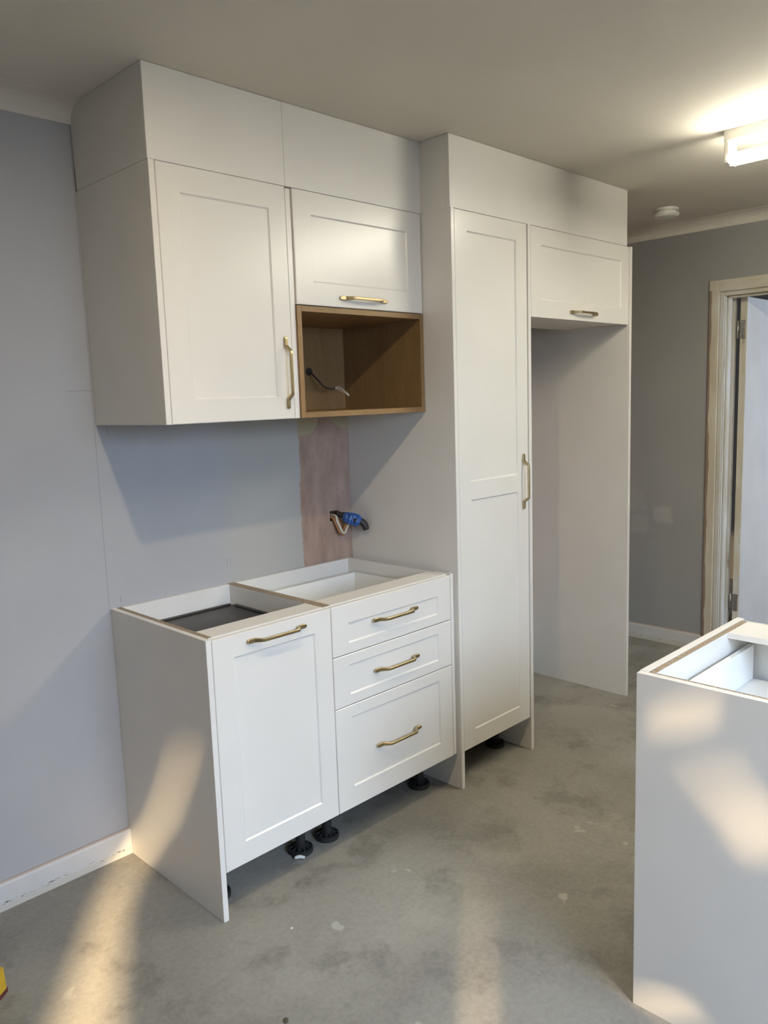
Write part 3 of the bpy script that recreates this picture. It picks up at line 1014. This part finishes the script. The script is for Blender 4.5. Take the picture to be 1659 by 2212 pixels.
# ------------------------------------------------------------------ services coming out of the wall
cbl = thing('power_cable', (0.891, -0.019, 1.650), 'thin pale cable hanging from a hole in the back of the oak niche', 'cable')
v, f = tube_vf([(0.891, -0.0185, 1.650), (0.891, -0.0225, 1.650)], [0.016, 0.0145], 18)
link_mesh('grommet', v, f, M['sleeve'], cbl)
p = smooth_path([(0.889, -0.022, 1.648), (0.890, -0.034, 1.642), (0.897, -0.060, 1.618), (0.909, -0.085, 1.589), (0.925, -0.105, 1.580), (0.940, -0.115, 1.581)], 6)
v, f = tube_vf(p, 0.0036, 8)
link_mesh('sheath', v, f, M['sleeve'], cbl, True)
for k, o_ in enumerate((-0.006, 0.0, 0.006)):
    p = smooth_path([(0.938, -0.115, 1.581), (0.952, -0.123 + o_ * 0.3, 1.581 + o_), (0.970, -0.130 + o_ * 0.3, 1.571 + o_), (0.982, -0.138, 1.558 + o_ * 0.3)], 5)
    v, f = tube_vf(p, 0.0010, 6)
    link_mesh('wire', v, f, M['wire_white'], cbl, True)
v, f = tube_vf([(0.980, -0.137, 1.561), (0.988, -0.141, 1.551)], 0.0036, 8)
o = link_mesh('connector', v, f, M['plastic_white'], cbl)

plb = thing('taped_cable_bundle', (1.007, 0.0, 1.055), 'taped cables with blue tape and black end poking from the pink plaster', 'cable')
for k, (xo, zo, zl, mt) in enumerate(((0.992, 1.050, 0.985, 'copper'), (1.002, 1.048, 0.978, 'copper'), (1.011, 1.056, 0.990, 'copper'))):
    p = smooth_path([(xo, 0.06, zo), (xo, -0.004, zo), (xo + 0.010, -0.020, zl + 0.03), (xo + 0.022, -0.030, zl), (xo + 0.034, -0.042, zl + 0.025), (1.040, -0.060, 1.040)], 6)
    v, f = tube_vf(p, 0.0055, 8)
    link_mesh('cable_core', v, f, M[mt], plb, True)
p = smooth_path([(1.008, 0.05, 1.060), (1.006, -0.010, 1.056), (1.004, -0.022, 1.035), (1.020, -0.040, 0.985), (1.034, -0.050, 1.010), (1.044, -0.060, 1.045)], 6)
v, f = tube_vf(p, 0.0050, 8)
link_mesh('cable_core', v, f, M['wire_white'], plb, True)
p = smooth_path([(1.022, -0.006, 1.062), (1.030, -0.040, 1.058), (1.038, -0.075, 1.048), (1.040, -0.100, 1.036)], 5)
v, f = tube_vf(p, [0.012 + 0.002 * math.sin(i * 1.7) for i in range(len(p))], 10)
link_mesh('black_cable', v, f, M['sleeve'], plb, True)
p = smooth_path([(1.024, -0.040, 1.054), (1.038, -0.062, 1.047), (1.053, -0.080, 1.039), (1.066, -0.094, 1.028)], 5)
v, f = tube_vf(p, [0.015, 0.019, 0.022, 0.025, 0.023, 0.026, 0.028, 0.026, 0.029, 0.028, 0.027, 0.029, 0.027, 0.025, 0.023, 0.020][:len(p)], 9)
tp = link_mesh('blue_tape', v, f, M['tape_blue'], plb)
p = smooth_path([(1.064, -0.092, 1.036), (1.079, -0.104, 1.022), (1.085, -0.112, 0.996)], 5)
v, f = tube_vf(p, [0.014, 0.015, 0.0155, 0.0155, 0.015, 0.015, 0.0145, 0.014, 0.0135, 0.013, 0.011][:len(p)], 12)
link_mesh('black_sleeve', v, f, M['sleeve'], plb, True)

# ------------------------------------------------------------------ odds and ends on the floor
yt_ = thing('yellow_tool', (-0.62, -0.38, 0), 'yellow plastic tool with dark red base at the left edge of the floor', 'tool')
def tilted(pts2, a, u, n, h0, h1, inset=0.0):
    """prism over a floor polygon given in (along u, along n) from a"""
    V = []
    for h, s in ((h0, 0.0), (h1, inset)):
        for p_, q_ in pts2:
            pu, pn = p_ - s * (1 if p_ > 0 else -1) * (1 if p_ > 0 else 0), q_ * (1 - s * 6)
            w = Vector(a) + Vector(u) * pu + Vector(n) * pn
            V.append((w.x, w.y, h))
    m_ = len(pts2)
    F = [tuple(range(m_))[::-1], tuple(range(m_, 2 * m_))] + [(k, (k + 1) % m_, m_ + (k + 1) % m_, m_ + k) for k in range(m_)]
    return V, F


ua = Vector((0.80, 0.60, 0)).normalized()
na = Vector((-0.60, 0.80, 0))
foot_poly = [(-0.30, -0.03), (0.0, -0.03), (0.0, 0.03), (-0.30, 0.03)]
a0 = (-0.572, -0.358, 0)
v, f = tilted(foot_poly, a0, ua, na, 0.001, 0.014)
link_mesh('base', v, f, M['maroon'], yt_)
v, f = tilted([(p_ - 0.004 if p_ == 0 else p_, q_) for p_, q_ in foot_poly], a0, ua, na, 0.014, 0.075, 0.02)
# wedge nose
link_mesh('body', v, f, M['yellow'], yt_)

def flake(name, x, y, r, mat, label, cat, seed, h=0.004, stretch=1.5, rot=0.3):
    rnd = random.Random(seed)
    n = 10
    V = [(x, y, h)]
    for k in range(n):
        a = 2 * math.pi * k / n
        rr = r * (0.8 + 0.35 * rnd.random())
        u, w = rr * stretch * math.cos(a), rr * math.sin(a)
        V.append((x + u * math.cos(rot) - w * math.sin(rot), y + u * math.sin(rot) + w * math.cos(rot), 0.0012 + h * 0.6 * rnd.random()))
    V += [(p_[0], p_[1], p_[2] - 0.001) for p_ in V[1:]]
    F = [(0, 1 + k, 1 + (k + 1) % n) for k in range(n)]
    F += [(1 + k, 1 + n + k, 1 + n + (k + 1) % n, 1 + (k + 1) % n) for k in range(n)]
    F.append(tuple(range(1 + n, 1 + 2 * n))[::-1])
    o = link_mesh(name, V, F, mat)
    return tag(o, label, cat)


flake('dry_leaf', -0.112, -1.012, 0.0070, M['leaf'], 'small dark dry leaf on the concrete at the bottom edge', 'leaf', 3, stretch=1.3, rot=0.9)
p = smooth_path([(0.352, -0.470, 0.006), (0.366, -0.482, 0.009), (0.378, -0.494, 0.006)], 5)
v, f = tube_vf(p, [0.003, 0.005, 0.006, 0.006, 0.0065, 0.006, 0.006, 0.0055, 0.005, 0.005, 0.004][:len(p)], 8)
tag(link_mesh('plastic_shaving', v, f, M['plastic_white'], None, True), 'curl of white plastic on the floor in front of a cabinet leg', 'offcut')
flake('plaster_crumb', 0.120, -0.745, 0.0040, M['plastic_white'], 'tiny white plaster crumb on the floor in front of the end panel', 'crumb', 8, stretch=1.2)
